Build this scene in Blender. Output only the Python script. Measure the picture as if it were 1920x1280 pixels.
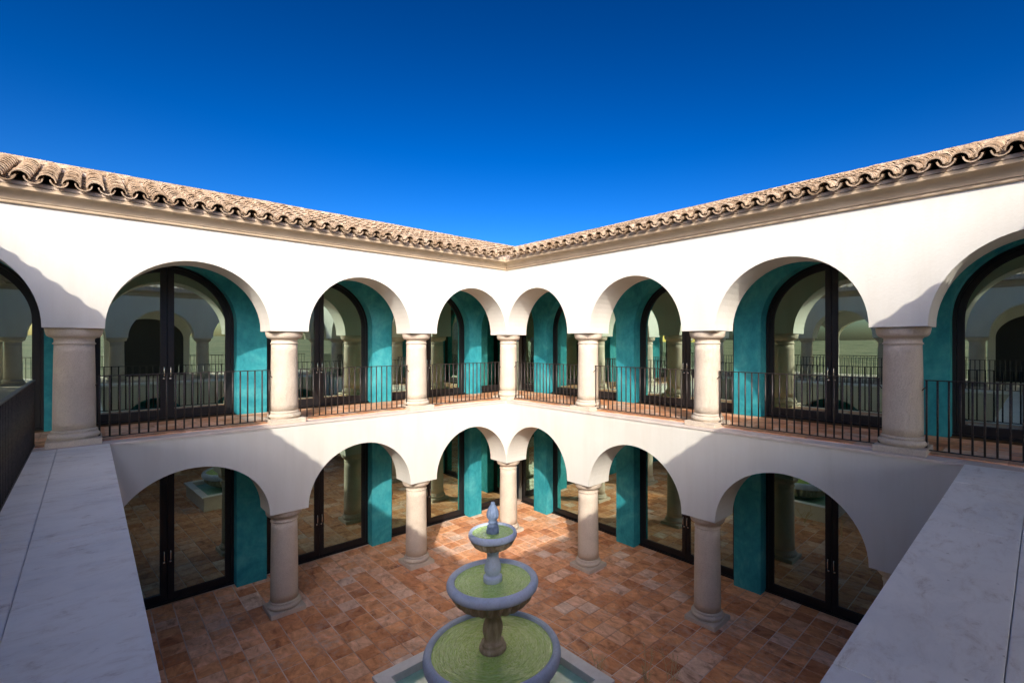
import bpy, bmesh, math, random
from mathutils import Vector, Matrix
random.seed(7)
for o in list(bpy.data.objects): bpy.data.objects.remove(o)
S = bpy.context.scene
COL = S.collection
PI = math.pi
# ------------------------------------------------------------------ camera
CX, CY, CZ = -8.688, -10.744, 5.603
FPX, X0, Y0, YAW = 896.25, 1026.36, 643.55, 0.0201
cd = bpy.data.cameras.new('camera'); cam = bpy.data.objects.new('camera', cd); COL.objects.link(cam)
cam.location = (CX, CY, CZ)
cam.rotation_euler = (PI/2, 0, PI/4 + YAW - PI/2)
cd.sensor_width = 36; cd.lens = FPX/1920*36
cd.shift_x = -(X0-960)/1920; cd.shift_y = (Y0-640)/1920
cd.clip_start = 0.05; cd.clip_end = 9000
S.camera = cam
# ------------------------------------------------------------------ light
SKYG, SKYS, SKYV, SKYD, SUNE, EXPO = 1.9, 1.12, .138, 6.0, 2.0, 1.15
SUNA, SUNB = 1.12, 1.33            # horizontal run in x and y per metre of fall
sd = bpy.data.lights.new('sun', 'SUN'); sun = bpy.data.objects.new('sun', sd); COL.objects.link(sun)
sun.location = (-40, -45, 40)
dv = Vector((SUNA, SUNB, -1)).normalized()
sun.rotation_euler = dv.to_track_quat('-Z', 'Y').to_euler()
sd.energy = SUNE; sd.angle = math.radians(0.5); sd.color = (1.0, 0.93, 0.83)
elev = math.asin(-dv.z)
w = bpy.data.worlds.new('World'); S.world = w; w.use_nodes = True
wn = w.node_tree.nodes; wl = w.node_tree.links
bg = wn['Background']
sky = wn.new('ShaderNodeTexSky'); sky.sky_type = 'NISHITA'; sky.sun_disc = False
sky.sun_elevation = elev
sky.sun_rotation = math.atan2(-SUNA, -SUNB)      # azimuth of the sun measured from +Y towards +X
sky.altitude = 1200; sky.air_density = 1.0; sky.dust_density = SKYD; sky.ozone_density = 3.5
gm = wn.new('ShaderNodeGamma'); gm.inputs['Gamma'].default_value = SKYG
hs = wn.new('ShaderNodeHueSaturation'); hs.inputs['Saturation'].default_value = SKYS; hs.inputs['Value'].default_value = SKYV
wl.new(sky.outputs[0], gm.inputs['Color']); wl.new(gm.outputs[0], hs.inputs['Color']); wl.new(hs.outputs[0], bg.inputs['Color'])
bg.inputs['Strength'].default_value = 0.15
vs = S.view_settings; vs.view_transform = 'Standard'; vs.look = 'None'; vs.gamma = 1; vs.exposure = EXPO
S.display_settings.display_device = 'sRGB'
try: vs.use_curve_mapping = False
except Exception: pass
S.render.engine = 'CYCLES'
S.cycles.max_bounces = 10; S.cycles.diffuse_bounces = 5; S.cycles.glossy_bounces = 5
S.cycles.transparent_max_bounces = 16; S.cycles.transmission_bounces = 6

# ------------------------------------------------------------------ materials
MATS = {}
def N(nt, t, **kw):
    n = nt.nodes.new(t)
    for k, v in kw.items():
        if k.startswith('_'): setattr(n, k[1:], v)
        else: n.inputs[k.replace('__', ' ')].default_value = v
    return n
def ramp(nt, src, stops):
    r = nt.nodes.new('ShaderNodeValToRGB'); e = r.color_ramp.elements
    while len(e) < len(stops): e.new(0.5)
    for i, (p, c) in enumerate(stops):
        e[i].position = p; e[i].color = (*c, 1) if len(c) == 3 else c
    nt.links.new(src, r.inputs[0]); return r
def mix(nt, fac, a, b, blend='MIX'):
    m = nt.nodes.new('ShaderNodeMix'); m.data_type = 'RGBA'; m.blend_type = blend
    for s, v in ((m.inputs['Factor'], fac), (m.inputs['A'], a), (m.inputs['B'], b)):
        if isinstance(v, bpy.types.NodeSocket): nt.links.new(v, s)
        elif isinstance(v, (int, float)): s.default_value = v
        else: s.default_value = (*v, 1)
    return m.outputs['Result']
def mat(name):
    m = bpy.data.materials.new(name); m.use_nodes = True; MATS[name] = m
    nt = m.node_tree; return m, nt, nt.nodes['Principled BSDF']
def geo(nt): return nt.nodes.new('ShaderNodeNewGeometry').outputs['Position']
def mapped(nt, src, scale=(1, 1, 1), rot=(0, 0, 0), loc=(0, 0, 0)):
    mp = nt.nodes.new('ShaderNodeMapping'); mp.inputs['Scale'].default_value = scale
    mp.inputs['Rotation'].default_value = rot; mp.inputs['Location'].default_value = loc
    nt.links.new(src, mp.inputs[0]); return mp.outputs[0]
def noise(nt, src, scale, detail=4, rough=.55, dist=0):
    n = nt.nodes.new('ShaderNodeTexNoise'); n.inputs['Scale'].default_value = scale
    n.inputs['Detail'].default_value = detail; n.inputs['Roughness'].default_value = rough
    n.inputs['Distortion'].default_value = dist
    nt.links.new(src, n.inputs['Vector']); return n.outputs['Fac']
def bump(nt, b, h, strength=.2, dist=.01):
    n = nt.nodes.new('ShaderNodeBump'); n.inputs['Strength'].default_value = strength; n.inputs['Distance'].default_value = dist
    nt.links.new(h, n.inputs['Height']); nt.links.new(n.outputs[0], b.inputs['Normal'])
def simple(name, col, rough=.6, metal=0, spec=.5):
    m, nt, b = mat(name); b.inputs['Base Color'].default_value = (*col, 1); b.inputs['Roughness'].default_value = rough
    b.inputs['Metallic'].default_value = metal; b.inputs['Specular IOR Level'].default_value = spec; return m

# white render
m, nt, b = mat('white_plaster'); p = geo(nt)
c1 = ramp(nt, noise(nt, p, .55, 5), [(.3, (.65, .625, .55)), (.7, (.70, .68, .605))]).outputs[0]
st = ramp(nt, noise(nt, mapped(nt, p, (2.2, 2.2, .35)), 1.4, 5), [(.42, (1, 1, 1)), (.8, (.91, .90, .87))]).outputs[0]
s2 = ramp(nt, noise(nt, mapped(nt, p, (7, 7, .5)), 1.6, 6, .7), [(.5, (1, 1, 1)), (.72, (.84, .82, .78))]).outputs[0]
c9 = mix(nt, .7, c1, st, 'MULTIPLY'); c9 = mix(nt, .18, c9, s2, 'MULTIPLY')
nt.links.new(c9, b.inputs['Base Color']); b.inputs['Roughness'].default_value = .85
b.inputs['Specular IOR Level'].default_value = .2
bump(nt, b, mix(nt, .5, noise(nt, p, 26, 5), noise(nt, p, 2.6, 3, .5, 1.2)), .3, .02)
# teal wash
m, nt, b = mat('teal_limewash'); p = geo(nt)
a1 = ramp(nt, noise(nt, p, 1.5, 7, .65, .6), [(.3, (.012, .20, .25)), (.5, (.032, .305, .345)), (.72, (.09, .42, .44))]).outputs[0]
a2 = ramp(nt, noise(nt, mapped(nt, p, (1, 1, .5)), 9, 5, .7), [(.3, (.72, .77, .82)), (.7, (1.12, 1.08, 1.06))]).outputs[0]
nt.links.new(mix(nt, 1, a1, a2, 'MULTIPLY'), b.inputs['Base Color']); b.inputs['Roughness'].default_value = .75
b.inputs['Specular IOR Level'].default_value = .25
bump(nt, b, noise(nt, p, 16, 5), .15, .01)
# column stone
m, nt, b = mat('pink_limestone'); tc = nt.nodes.new('ShaderNodeTexCoord').outputs['Object']; p = geo(nt)
c1 = ramp(nt, noise(nt, p, 2.2, 6, .6, .5), [(.3, (.61, .515, .405)), (.7, (.71, .615, .49))]).outputs[0]
sp = ramp(nt, noise(nt, p, 95, 3, .6), [(.36, (.74, .71, .68)), (.52, (1, 1, 1))]).outputs[0]
nt.links.new(mix(nt, .8, c1, sp, 'MULTIPLY'), b.inputs['Base Color']); b.inputs['Roughness'].default_value = .8
b.inputs['Specular IOR Level'].default_value = .25
wv = noise(nt, mapped(nt, p, (1, 1, .55), (.5, .4, 0)), 9, 3, .5, 3.5)
wr = ramp(nt, wv, [(.46, (0, 0, 0)), (.5, (1, 1, 1)), (.54, (0, 0, 0))]).outputs[0]
fn = noise(nt, p, 60, 4)
hh = mix(nt, .3, wr, fn)
bump(nt, b, hh, .6, .015)
# marble coping
m, nt, b = mat('grey_marble'); p = geo(nt)
n1 = noise(nt, mapped(nt, p, (.9, 1.5, 1), (0, 0, .3)), 1.3, 9, .68, .6)
n2 = noise(nt, mapped(nt, p, (1.1, 2.2, 1), (0, 0, -.2)), 3.2, 10, .78, .5)
n3 = noise(nt, p, 7, 6, .7)
c1 = ramp(nt, n1, [(.33, (.78, .77, .74)), (.5, (.88, .86, .81)), (.7, (.93, .91, .86))]).outputs[0]
c2 = ramp(nt, n2, [(.33, (.66, .60, .55)), (.42, (.92, .90, .88)), (.5, (1, 1, 1))]).outputs[0]
c3 = ramp(nt, n3, [(.26, (.62, .60, .60)), (.38, (1, 1, 1))]).outputs[0]
cc = mix(nt, .9, c1, c2, 'MULTIPLY'); cc = mix(nt, .8, cc, c3, 'MULTIPLY')
vo = nt.nodes.new('ShaderNodeTexVoronoi'); vo.inputs['Scale'].default_value = 5.5; nt.links.new(p, vo.inputs['Vector'])
vr = ramp(nt, vo.outputs['Distance'], [(.03, (.32, .27, .24)), (.065, (1, 1, 1))]).outputs[0]
cc = mix(nt, .55, cc, vr, 'MULTIPLY')
nt.links.new(cc, b.inputs['Base Color']); b.inputs['Roughness'].default_value = .5; b.inputs['Specular IOR Level'].default_value = .4
bump(nt, b, n3, .1, .006)
# beige ledge stone
m, nt, b = mat('beige_ledge_stone'); p = geo(nt)
nt.links.new(ramp(nt, noise(nt, p, 3, 6), [(.3, (.58, .49, .42)), (.7, (.70, .62, .55))]).outputs[0], b.inputs['Base Color']); b.inputs['Roughness'].default_value = .75
bump(nt, b, noise(nt, p, 30, 4), .15, .01)
# terracotta
PITCH = .3625; TX, TY = -.13, -5.68
def terracotta(name, pitch, ox, oy, dk=1.0):
    m, nt, b = mat(name); p = geo(nt)
    q = nt.nodes.new('ShaderNodeVectorMath'); q.operation = 'SUBTRACT'; nt.links.new(p, q.inputs[0]); q.inputs[1].default_value = (ox, oy, 0)
    s = nt.nodes.new('ShaderNodeVectorMath'); s.operation = 'DIVIDE'; nt.links.new(q.outputs[0], s.inputs[0]); s.inputs[1].default_value = (pitch, pitch, 1e6)
    f = nt.nodes.new('ShaderNodeVectorMath'); f.operation = 'FLOOR'; nt.links.new(s.outputs[0], f.inputs[0])
    wn_ = nt.nodes.new('ShaderNodeTexWhiteNoise'); nt.links.new(f.outputs[0], wn_.inputs['Vector'])
    base = ramp(nt, wn_.outputs['Value'], [(0, (.56, .235, .105)), (.15, (.70, .315, .14)), (.42, (.78, .385, .185)), (.70, (.83, .45, .25)), (.88, (.85, .54, .36)), (1, (.84, .64, .50))]).outputs[0]
    off = nt.nodes.new('ShaderNodeVectorMath'); off.operation = 'MULTIPLY_ADD'
    nt.links.new(wn_.outputs['Color'], off.inputs[0]); off.inputs[1].default_value = (9, 9, 9); nt.links.new(p, off.inputs[2])
    na = noise(nt, mapped(nt, off.outputs[0], (1.5, .8, 1)), 3.4, 7, .66, .8)
    br = ramp(nt, na, [(.30, (.42, .30, .25)), (.43, (.82, .72, .66)), (.58, (1.08, 1.05, 1.02)), (.72, (1.3, 1.4, 1.55))]).outputs[0]
    nb = noise(nt, off.outputs[0], 13, 6, .7, .4)
    b2 = ramp(nt, nb, [(.28, (.52, .38, .32)), (.42, (1, 1, 1))]).outputs[0]
    c = mix(nt, 1, base, br, 'MULTIPLY'); c = mix(nt, .75, c, b2, 'MULTIPLY')
    # limescale bloom
    nl = noise(nt, p, .9, 6, .62, .5); nl2 = noise(nt, p, 9, 5, .7)
    mu = nt.nodes.new('ShaderNodeMath'); mu.operation = 'MULTIPLY'; nt.links.new(nl, mu.inputs[0]); nt.links.new(nl2, mu.inputs[1])
    lf = ramp(nt, mu.outputs[0], [(.26, (0, 0, 0)), (.42, (.65, .65, .65))]).outputs[0]
    c = mix(nt, lf, c, (.60, .46, .38))
    nt.links.new(c, b.inputs['Base Color']); b.inputs['Roughness'].default_value = .5; b.inputs['Specular IOR Level'].default_value = .35
    bump(nt, b, nb, .18, .008)
    return m
terracotta('terracotta_paving', PITCH, TX, TY)
m, nt, b = mat('pale_grout'); p = geo(nt)
nt.links.new(ramp(nt, noise(nt, p, .55, 4), [(.40, (.42, .24, .16)), (.55, (.80, .64, .54))]).outputs[0], b.inputs['Base Color']); b.inputs['Roughness'].default_value = .9
simple('screed', (.62, .52, .45), .9)
# roof tile
m, nt, b = mat('clay_roof_tile'); p = geo(nt)
oi = nt.nodes.new('ShaderNodeObjectInfo')
n1 = noise(nt, p, 3.1, 5, .6)
c1 = ramp(nt, n1, [(.3, (.28, .20, .13)), (.5, (.385, .295, .205)), (.7, (.48, .395, .30))]).outputs[0]
c1 = mix(nt, .9, c1, ramp(nt, oi.outputs['Random'], [(0, (.66, .58, .50)), (.35, (.9, .88, .86)), (.7, (1.05, 1, .97)), (1, (1.2, 1.16, 1.12))]).outputs[0], 'MULTIPLY')
n2 = noise(nt, p, 17, 6, .72, .3)
c1 = mix(nt, .85, c1, ramp(nt, n2, [(.34, (.22, .16, .13)), (.48, (.9, .9, .9)), (.64, (1.4, 1.38, 1.34))]).outputs[0], 'MULTIPLY')
nt.links.new(c1, b.inputs['Base Color']); b.inputs['Roughness'].default_value = .85; b.inputs['Specular IOR Level'].default_value = .2
bump(nt, b, n2, .35, .012)
# cornice
m, nt, b = mat('tan_cornice_stone'); p = geo(nt)
c1 = ramp(nt, noise(nt, p, 2, 6), [(.3, (.38, .285, .185)), (.7, (.48, .375, .255))]).outputs[0]
nt.links.new(c1, b.inputs['Base Color']); b.inputs['Roughness'].default_value = .85
bump(nt, b, noise(nt, p, 30, 5), .2, .01)
simple('lime_mortar', (.58, .46, .36), .9)
# metals
m, nt, b = mat('black_door_metal'); b.inputs['Base Color'].default_value = (.014, .012, .013, 1); b.inputs['Roughness'].default_value = .38; b.inputs['Specular IOR Level'].default_value = .45
m, nt, b = mat('black_iron'); p = geo(nt)
nt.links.new(ramp(nt, noise(nt, p, 40, 4), [(.35, (.018, .015, .014)), (.75, (.065, .048, .04))]).outputs[0], b.inputs['Base Color'])
b.inputs['Roughness'].default_value = .45; b.inputs['Metallic'].default_value = .25
simple('polished_steel', (.75, .74, .72), .2, 1)
# glass : tinted solar pane
m = bpy.data.materials.new('green_solar_glass'); m.use_nodes = True; MATS['green_solar_glass'] = m; nt = m.node_tree
nt.nodes.remove(nt.nodes['Principled BSDF'])
fr = N(nt, 'ShaderNodeFresnel', IOR=1.52)
ad = nt.nodes.new('ShaderNodeMath'); ad.operation = 'MULTIPLY_ADD'; ad.use_clamp = True
nt.links.new(fr.outputs[0], ad.inputs[0]); ad.inputs[1].default_value = .9; ad.inputs[2].default_value = .52
gl = N(nt, 'ShaderNodeBsdfGlossy', Roughness=.004); gl.inputs['Color'].default_value = (.78, .97, .82, 1)
tr = nt.nodes.new('ShaderNodeBsdfTransparent'); tr.inputs['Color'].default_value = (.34, .44, .36, 1)
mx = nt.nodes.new('ShaderNodeMixShader'); nt.links.new(ad.outputs[0], mx.inputs[0]); nt.links.new(tr.outputs[0], mx.inputs[1]); nt.links.new(gl.outputs[0], mx.inputs[2])
nt.links.new(mx.outputs[0], nt.nodes['Material Output'].inputs['Surface'])
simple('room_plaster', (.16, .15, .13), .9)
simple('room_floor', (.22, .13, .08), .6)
# fountain stone
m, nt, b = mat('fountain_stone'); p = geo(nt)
c1 = ramp(nt, noise(nt, p, 3.5, 6, .6), [(.3, (.44, .54, .70)), (.7, (.60, .68, .82))]).outputs[0]  # blue tint puts the skylight into the stone colour
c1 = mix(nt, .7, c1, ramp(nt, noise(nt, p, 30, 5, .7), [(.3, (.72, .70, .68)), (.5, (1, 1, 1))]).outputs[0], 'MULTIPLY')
nt.links.new(c1, b.inputs['Base Color']); b.inputs['Roughness'].default_value = .7
bump(nt, b, noise(nt, p, 40, 5), .2, .008)
m, nt, b = mat('shaded_finial_stone'); p = geo(nt)
nt.links.new(ramp(nt, noise(nt, p, 14, 6, .7), [(.3, (.10, .15, .25)), (.7, (.20, .27, .40))]).outputs[0], b.inputs['Base Color']); b.inputs['Roughness'].default_value = .7  # darker, bluer version of the fountain stone; shade put into the colour
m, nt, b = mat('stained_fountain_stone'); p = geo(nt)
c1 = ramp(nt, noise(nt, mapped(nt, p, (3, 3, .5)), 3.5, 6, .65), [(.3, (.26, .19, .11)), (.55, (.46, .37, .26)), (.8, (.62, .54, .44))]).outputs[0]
nt.links.new(c1, b.inputs['Base Color']); b.inputs['Roughness'].default_value = .75
bump(nt, b, noise(nt, p, 40, 5), .25, .008)
def water(name, c_lo, c_hi, cx, cy, bs, swirl=True):
    m, nt, b = mat(name); p = geo(nt)
    q = nt.nodes.new('ShaderNodeVectorMath'); q.operation = 'SUBTRACT'; nt.links.new(p, q.inputs[0]); q.inputs[1].default_value = (cx, cy, 0)
    if swirl:
        sx = nt.nodes.new('ShaderNodeSeparateXYZ'); nt.links.new(q.outputs[0], sx.inputs[0])
        ln = nt.nodes.new('ShaderNodeVectorMath'); ln.operation = 'LENGTH'
        cb = nt.nodes.new('ShaderNodeCombineXYZ'); nt.links.new(sx.outputs[0], cb.inputs[0]); nt.links.new(sx.outputs[1], cb.inputs[1]); nt.links.new(cb.outputs[0], ln.inputs[0])
        at = nt.nodes.new('ShaderNodeMath'); at.operation = 'ARCTAN2'; nt.links.new(sx.outputs[1], at.inputs[0]); nt.links.new(sx.outputs[0], at.inputs[1])
        ms = nt.nodes.new('ShaderNodeMath'); ms.operation = 'MULTIPLY'; nt.links.new(at.outputs[0], ms.inputs[0]); ms.inputs[1].default_value = .55
        cv = nt.nodes.new('ShaderNodeCombineXYZ'); m2 = nt.nodes.new('ShaderNodeMath'); m2.operation = 'MULTIPLY'; nt.links.new(ln.outputs['Value'], m2.inputs[0]); m2.inputs[1].default_value = 3.2
        nt.links.new(m2.outputs[0], cv.inputs[0]); nt.links.new(ms.outputs[0], cv.inputs[1])
        src = cv.outputs[0]; n1 = noise(nt, src, 6, 3, .5, 1.5)
    else:
        src = q.outputs[0]; n1 = noise(nt, src, 9, 4, .6, .8)
    c = ramp(nt, noise(nt, p, 5, 4) if not swirl else noise(nt, src, 8, 4, .6, 1.6), [(.38, c_lo), (.66, c_hi)]).outputs[0]  # swirl case: pale streaks put ripple glints into the water colour
    nt.links.new(c, b.inputs['Base Color']); b.inputs['Roughness'].default_value = .03; b.inputs['IOR'].default_value = 1.8
    b.inputs['Specular IOR Level'].default_value = .8
    bump(nt, b, n1, bs, .05)
FX, FY = -4.235, -4.905
water('green_swirling_water', (.34, .60, .09), (.60, .80, .28), FX, FY, .8)
water('still_pool_water', (.36, .66, .50), (.50, .78, .66), FX, FY, .08, False)
m, nt, b = mat('pool_coping_marble'); p = geo(nt)
nt.links.new(ramp(nt, noise(nt, p, 5, 7, .65), [(.3, (.74, .71, .66)), (.6, (.86, .84, .80))]).outputs[0], b.inputs['Base Color']); b.inputs['Roughness'].default_value = .5
simple('dry_stem', (.62, .47, .25), .8); simple('dry_seed', (.66, .52, .32), .9)
m, nt, b = mat('scrub_ground'); p = geo(nt)
c1 = ramp(nt, noise(nt, p, .012, 8, .65), [(.35, (.11, .12, .035)), (.5, (.19, .18, .07)), (.7, (.30, .25, .13))]).outputs[0]
c2 = ramp(nt, noise(nt, p, .12, 6, .7), [(.4, (.5, .6, .45)), (.6, (1, 1, 1))]).outputs[0]
nt.links.new(mix(nt, .8, c1, c2, 'MULTIPLY'), b.inputs['Base Color']); b.inputs['Roughness'].default_value = .95

# ------------------------------------------------------------------ object helpers
WL = {}
def link(o, parent, wloc, rot=None):
    COL.objects.link(o)
    pw = WL.get(parent.name, Vector((0, 0, 0))) if parent else Vector((0, 0, 0))
    o.parent = parent
    o.location = Vector(wloc) - pw
    if rot: o.rotation_euler = rot
    WL[o.name] = Vector(wloc)
    return o
def empty(name, loc, parent=None, **kw):
    o = bpy.data.objects.new(name, None); o.empty_display_size = .2
    link(o, parent, loc); tag(o, **kw); return o
def tag(o, label=None, category=None, group=None, kind=None):
    for k, v in (('label', label), ('category', category), ('group', group), ('kind', kind)):
        if v: o[k] = v
    return o
def obj(name, me, parent=None, loc=(0, 0, 0), rot=None, **kw):
    o = bpy.data.objects.new(name, me); link(o, parent, loc, rot); tag(o, **kw); return o
def mesh(name, bm, m, smooth=False, recalc=True):
    if recalc: bmesh.ops.recalc_face_normals(bm, faces=bm.faces[:])
    me = bpy.data.meshes.new(name); bm.to_mesh(me); bm.free()
    if m: me.materials.append(MATS[m])
    if smooth:
        for f in me.polygons: f.use_smooth = True
    return me
def box(bm, a, c, mp=None):
    x0, y0, z0 = a; x1, y1, z1 = c
    P = [(x0,y0,z0),(x1,y0,z0),(x1,y1,z0),(x0,y1,z0),(x0,y0,z1),(x1,y0,z1),(x1,y1,z1),(x0,y1,z1)]
    if mp: P = [mp(*q) for q in P]
    v = [bm.verts.new(q) for q in P]
    for f in ((0,3,2,1),(4,5,6,7),(0,1,5,4),(1,2,6,5),(2,3,7,6),(3,0,4,7)): bm.faces.new([v[i] for i in f])
    return v
def loop_prism(bm, outer, inner, v0, v1, mp):
    """ring between two closed polylines of (u,z), extruded v0..v1"""
    n = len(outer)
    L = [[bm.verts.new(mp(u, v, z)) for (u, z) in pl] for pl in (outer, inner) for v in (v0, v1)]
    of, ob, jf, jb = L
    for i in range(n):
        j = (i+1) % n
        bm.faces.new((of[i], of[j], jf[j], jf[i])); bm.faces.new((ob[i], jb[i], jb[j], ob[j]))
        bm.faces.new((of[i], ob[i], ob[j], of[j])); bm.faces.new((jf[i], jf[j], jb[j], jb[i]))
def plate(bm, poly, v0, v1, mp):
    a = [bm.verts.new(mp(u, v0, z)) for u, z in poly]; c = [bm.verts.new(mp(u, v1, z)) for u, z in poly]
    bm.faces.new(a); bm.faces.new(c[::-1])
    for i in range(len(a)):
        j = (i+1) % len(a); bm.faces.new((a[i], c[i], c[j], a[j]))
def band(bm, prof, ztop, v0, v1, mp):
    """wall whose underside follows prof [(u,zbot)..]; equal u steps make jambs"""
    F = [bm.verts.new(mp(u, v0, z)) for u, z in prof]; B = [bm.verts.new(mp(u, v1, z)) for u, z in prof]
    TF = {}; TB = {}
    for u, z in prof:
        k = round(u, 5)
        if k not in TF: TF[k] = bm.verts.new(mp(u, v0, ztop)); TB[k] = bm.verts.new(mp(u, v1, ztop))
    for i in range(len(prof)-1):
        a, c = round(prof[i][0], 5), round(prof[i+1][0], 5)
        if a != c:
            bm.faces.new((F[i], F[i+1], TF[c], TF[a])); bm.faces.new((B[i], TB[a], TB[c], B[i+1]))
            bm.faces.new((TF[a], TF[c], TB[c], TB[a]))
        if (prof[i][0]-prof[i+1][0])**2+(prof[i][1]-prof[i+1][1])**2 > 1e-9:
            bm.faces.new((F[i], B[i], B[i+1], F[i+1]))
    for i, s in ((0, 1), (-1, -1)):
        k = round(prof[i][0], 5)
        bm.faces.new((F[i], TF[k], TB[k], B[i]))
def arc(u0, u1, spring, rise, n=32):
    c = (u0+u1)/2; a = (u1-u0)/2
    return [(c - a*math.cos(PI*i/n), spring + rise*math.sin(PI*i/n)) for i in range(n+1)]
def rrect(u0, u1, top, r, n=10):
    pts = [(u0, top-r)] + [(u0+r-r*math.cos(PI/2*i/n), top-r+r*math.sin(PI/2*i/n)) for i in range(1, n+1)]
    return pts + [(u0+u1-u, z) for u, z in pts[::-1]]
def lathe(bm, prof, seg=40, flute=None, cx=0, cy=0, cap=True):
    rings = []
    for r, z in prof:
        ring = []
        for i in range(seg):
            t = 2*PI*i/seg; rr = r
            if flute:
                fn_, amp, za, zb = flute
                if za <= z <= zb: rr = r*(1 - amp*abs(math.cos(fn_*t/2))**.0 * (1-abs(math.sin(fn_*t/2)))*math.sin(PI*(z-za)/(zb-za)))
            ring.append(bm.verts.new((cx+rr*math.cos(t), cy+rr*math.sin(t), z)))
        rings.append(ring)
    for a, c in zip(rings, rings[1:]):
        for i in range(seg):
            j = (i+1) % seg; bm.faces.new((a[i], a[j], c[j], c[i]))
    if cap:
        bm.faces.new(rings[0][::-1]); bm.faces.new(rings[-1])
def tube(bm, pts, r, seg=6):
    prev = None; pts = [Vector(q) for q in pts]
    for i, q in enumerate(pts):
        d = (pts[min(i+1, len(pts)-1)] - pts[max(i-1, 0)]).normalized()
        a = d.orthogonal().normalized(); c = d.cross(a)
        if prev:
            a = (prev - d*prev.dot(d)).normalized(); c = d.cross(a)
        prev = a
        ri = r[i] if isinstance(r, (list, tuple)) else r
        ring = [bm.verts.new(q + a*ri*math.cos(2*PI*k/seg) + c*ri*math.sin(2*PI*k/seg)) for k in range(seg)]
        if i:
            for k in range(seg): bm.faces.new((last[k], last[(k+1) % seg], ring[(k+1) % seg], ring[k]))
        else: bm.faces.new(ring[::-1])
        last = ring
    bm.faces.new(last)

# wing frames: (u along wall from the inner corner, v away from the courtyard)
mpN = lambda u, v, z: (-u, v, z)
mpE = lambda u, v, z: (v, -u, z)
WX, SY = -11.18, -12.28                        # upper faces of the west and south wings
mpW = lambda u, v, z: (WX - v, -u, z)
mpS = lambda u, v, z: (-u, SY - v, z)
WIX, SIY = -8.43, -9.98                        # inner faces of the lower west / south walls
mpW2 = lambda u, v, z: (WIX - v, -u, z)
mpS2 = lambda u, v, z: (-u, SIY - v, z)
IW = .72; TH = .75
ZU, RU, ZL, RL = 5.85, 1.25, 2.15, 1.19
ZF = 3.95; ZC = 7.46; ZTOP = 7.72

# ------------------------------------------------------------------ shared column meshes
def col_meshes(H):
    out = []
    R = .262
    bm = bmesh.new(); box(bm, (-.33, -.33, 0), (.33, .33, .095)); bmesh.ops.bevel(bm, geom=bm.edges[:], offset=.008, segments=1, affect='EDGES'); out.append(('plinth', mesh('plinth', bm, 'pink_limestone')))
    pr = [(.29, .095)] + [(.262+.056*math.cos(t), .152+.052*math.sin(t)) for t in [(-70+13*i)*PI/180 for i in range(13)]] + [(.266, .206), (.28, .21), (.284, .222), (.278, .236), (.262, .25)]
    bm = bmesh.new(); lathe(bm, pr); out.append(('base', mesh('base', bm, 'pink_limestone', True)))
    n = 10; bm = bmesh.new()
    lathe(bm, [(R - .018*(i/n)**1.6, .25 + (H-.25-.265)*i/n) for i in range(n+1)], 40); out.append(('shaft', mesh('shaft', bm, 'pink_limestone', True)))
    z = H-.265; rt = R-.018
    pr = [(rt, z), (rt+.014, z+.004), (rt+.018, z+.016), (rt+.012, z+.028), (rt, z+.034), (rt, z+.09), (rt+.012, z+.10), (rt+.024, z+.112)]
    pr += [(rt+.024+.075*math.sin(t), z+.112+.09*(1-math.cos(t))) for t in [PI/2*i/7 for i in range(1, 8)]] + [(rt+.105, z+.225), (rt+.106, z+.258), (rt+.09, z+.263)]
    bm = bmesh.new(); lathe(bm, pr); out.append(('capital', mesh('capital', bm, 'pink_limestone', True)))
    return out
COLU = col_meshes(ZU-ZF); COLL = col_meshes(ZL)
def column(parent, mp, u, v, z, meshes):
    x, y, _ = mp(u, v, 0)
    c = empty('column', (x, y, z), parent)
    for nm, me in meshes:
        obj(nm, me, c, (x, y, z))

# ------------------------------------------------------------------ roof tile meshes
def tile_mesh(name, L, r0, r1, up, th=.014, n=9, span=PI):
    bm = bmesh.new(); rows = []
    for yy, r in ((0, r0), (L, r1)):
        for rr in (r, r-th):
            ring = []
            for i in range(n+1):
                t = PI/2 - span/2 + span*i/n
                x = rr*math.cos(t); z = rr*math.sin(t)
                ring.append(bm.verts.new((x, yy, z if up else -z)))
            rows.append(ring)
    o0, i0, o1, i1 = rows
    for k in range(n):
        bm.faces.new((o0[k], o0[k+1], o1[k+1], o1[k])); bm.faces.new((i0[k], i1[k], i1[k+1], i0[k+1]))
        bm.faces.new((o0[k], i0[k], i0[k+1], o0[k+1])); bm.faces.new((o1[k], o1[k+1], i1[k+1], i1[k]))
    for k in (0, n): bm.faces.new((o0[k], o1[k], i1[k], i0[k]))
    me = mesh(name, bm, 'clay_roof_tile')
    return me
COVER = tile_mesh('cover_tile', .36, .110, .096, True, th=.017)
PAN = tile_mesh('pan_tile', .36, .104, .112, False, span=PI*.95, th=.018)
SLOPE = math.atan(.355); TP = .27; ROW = .245; NROW = 11
RIDGEV = 2.05
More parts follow.
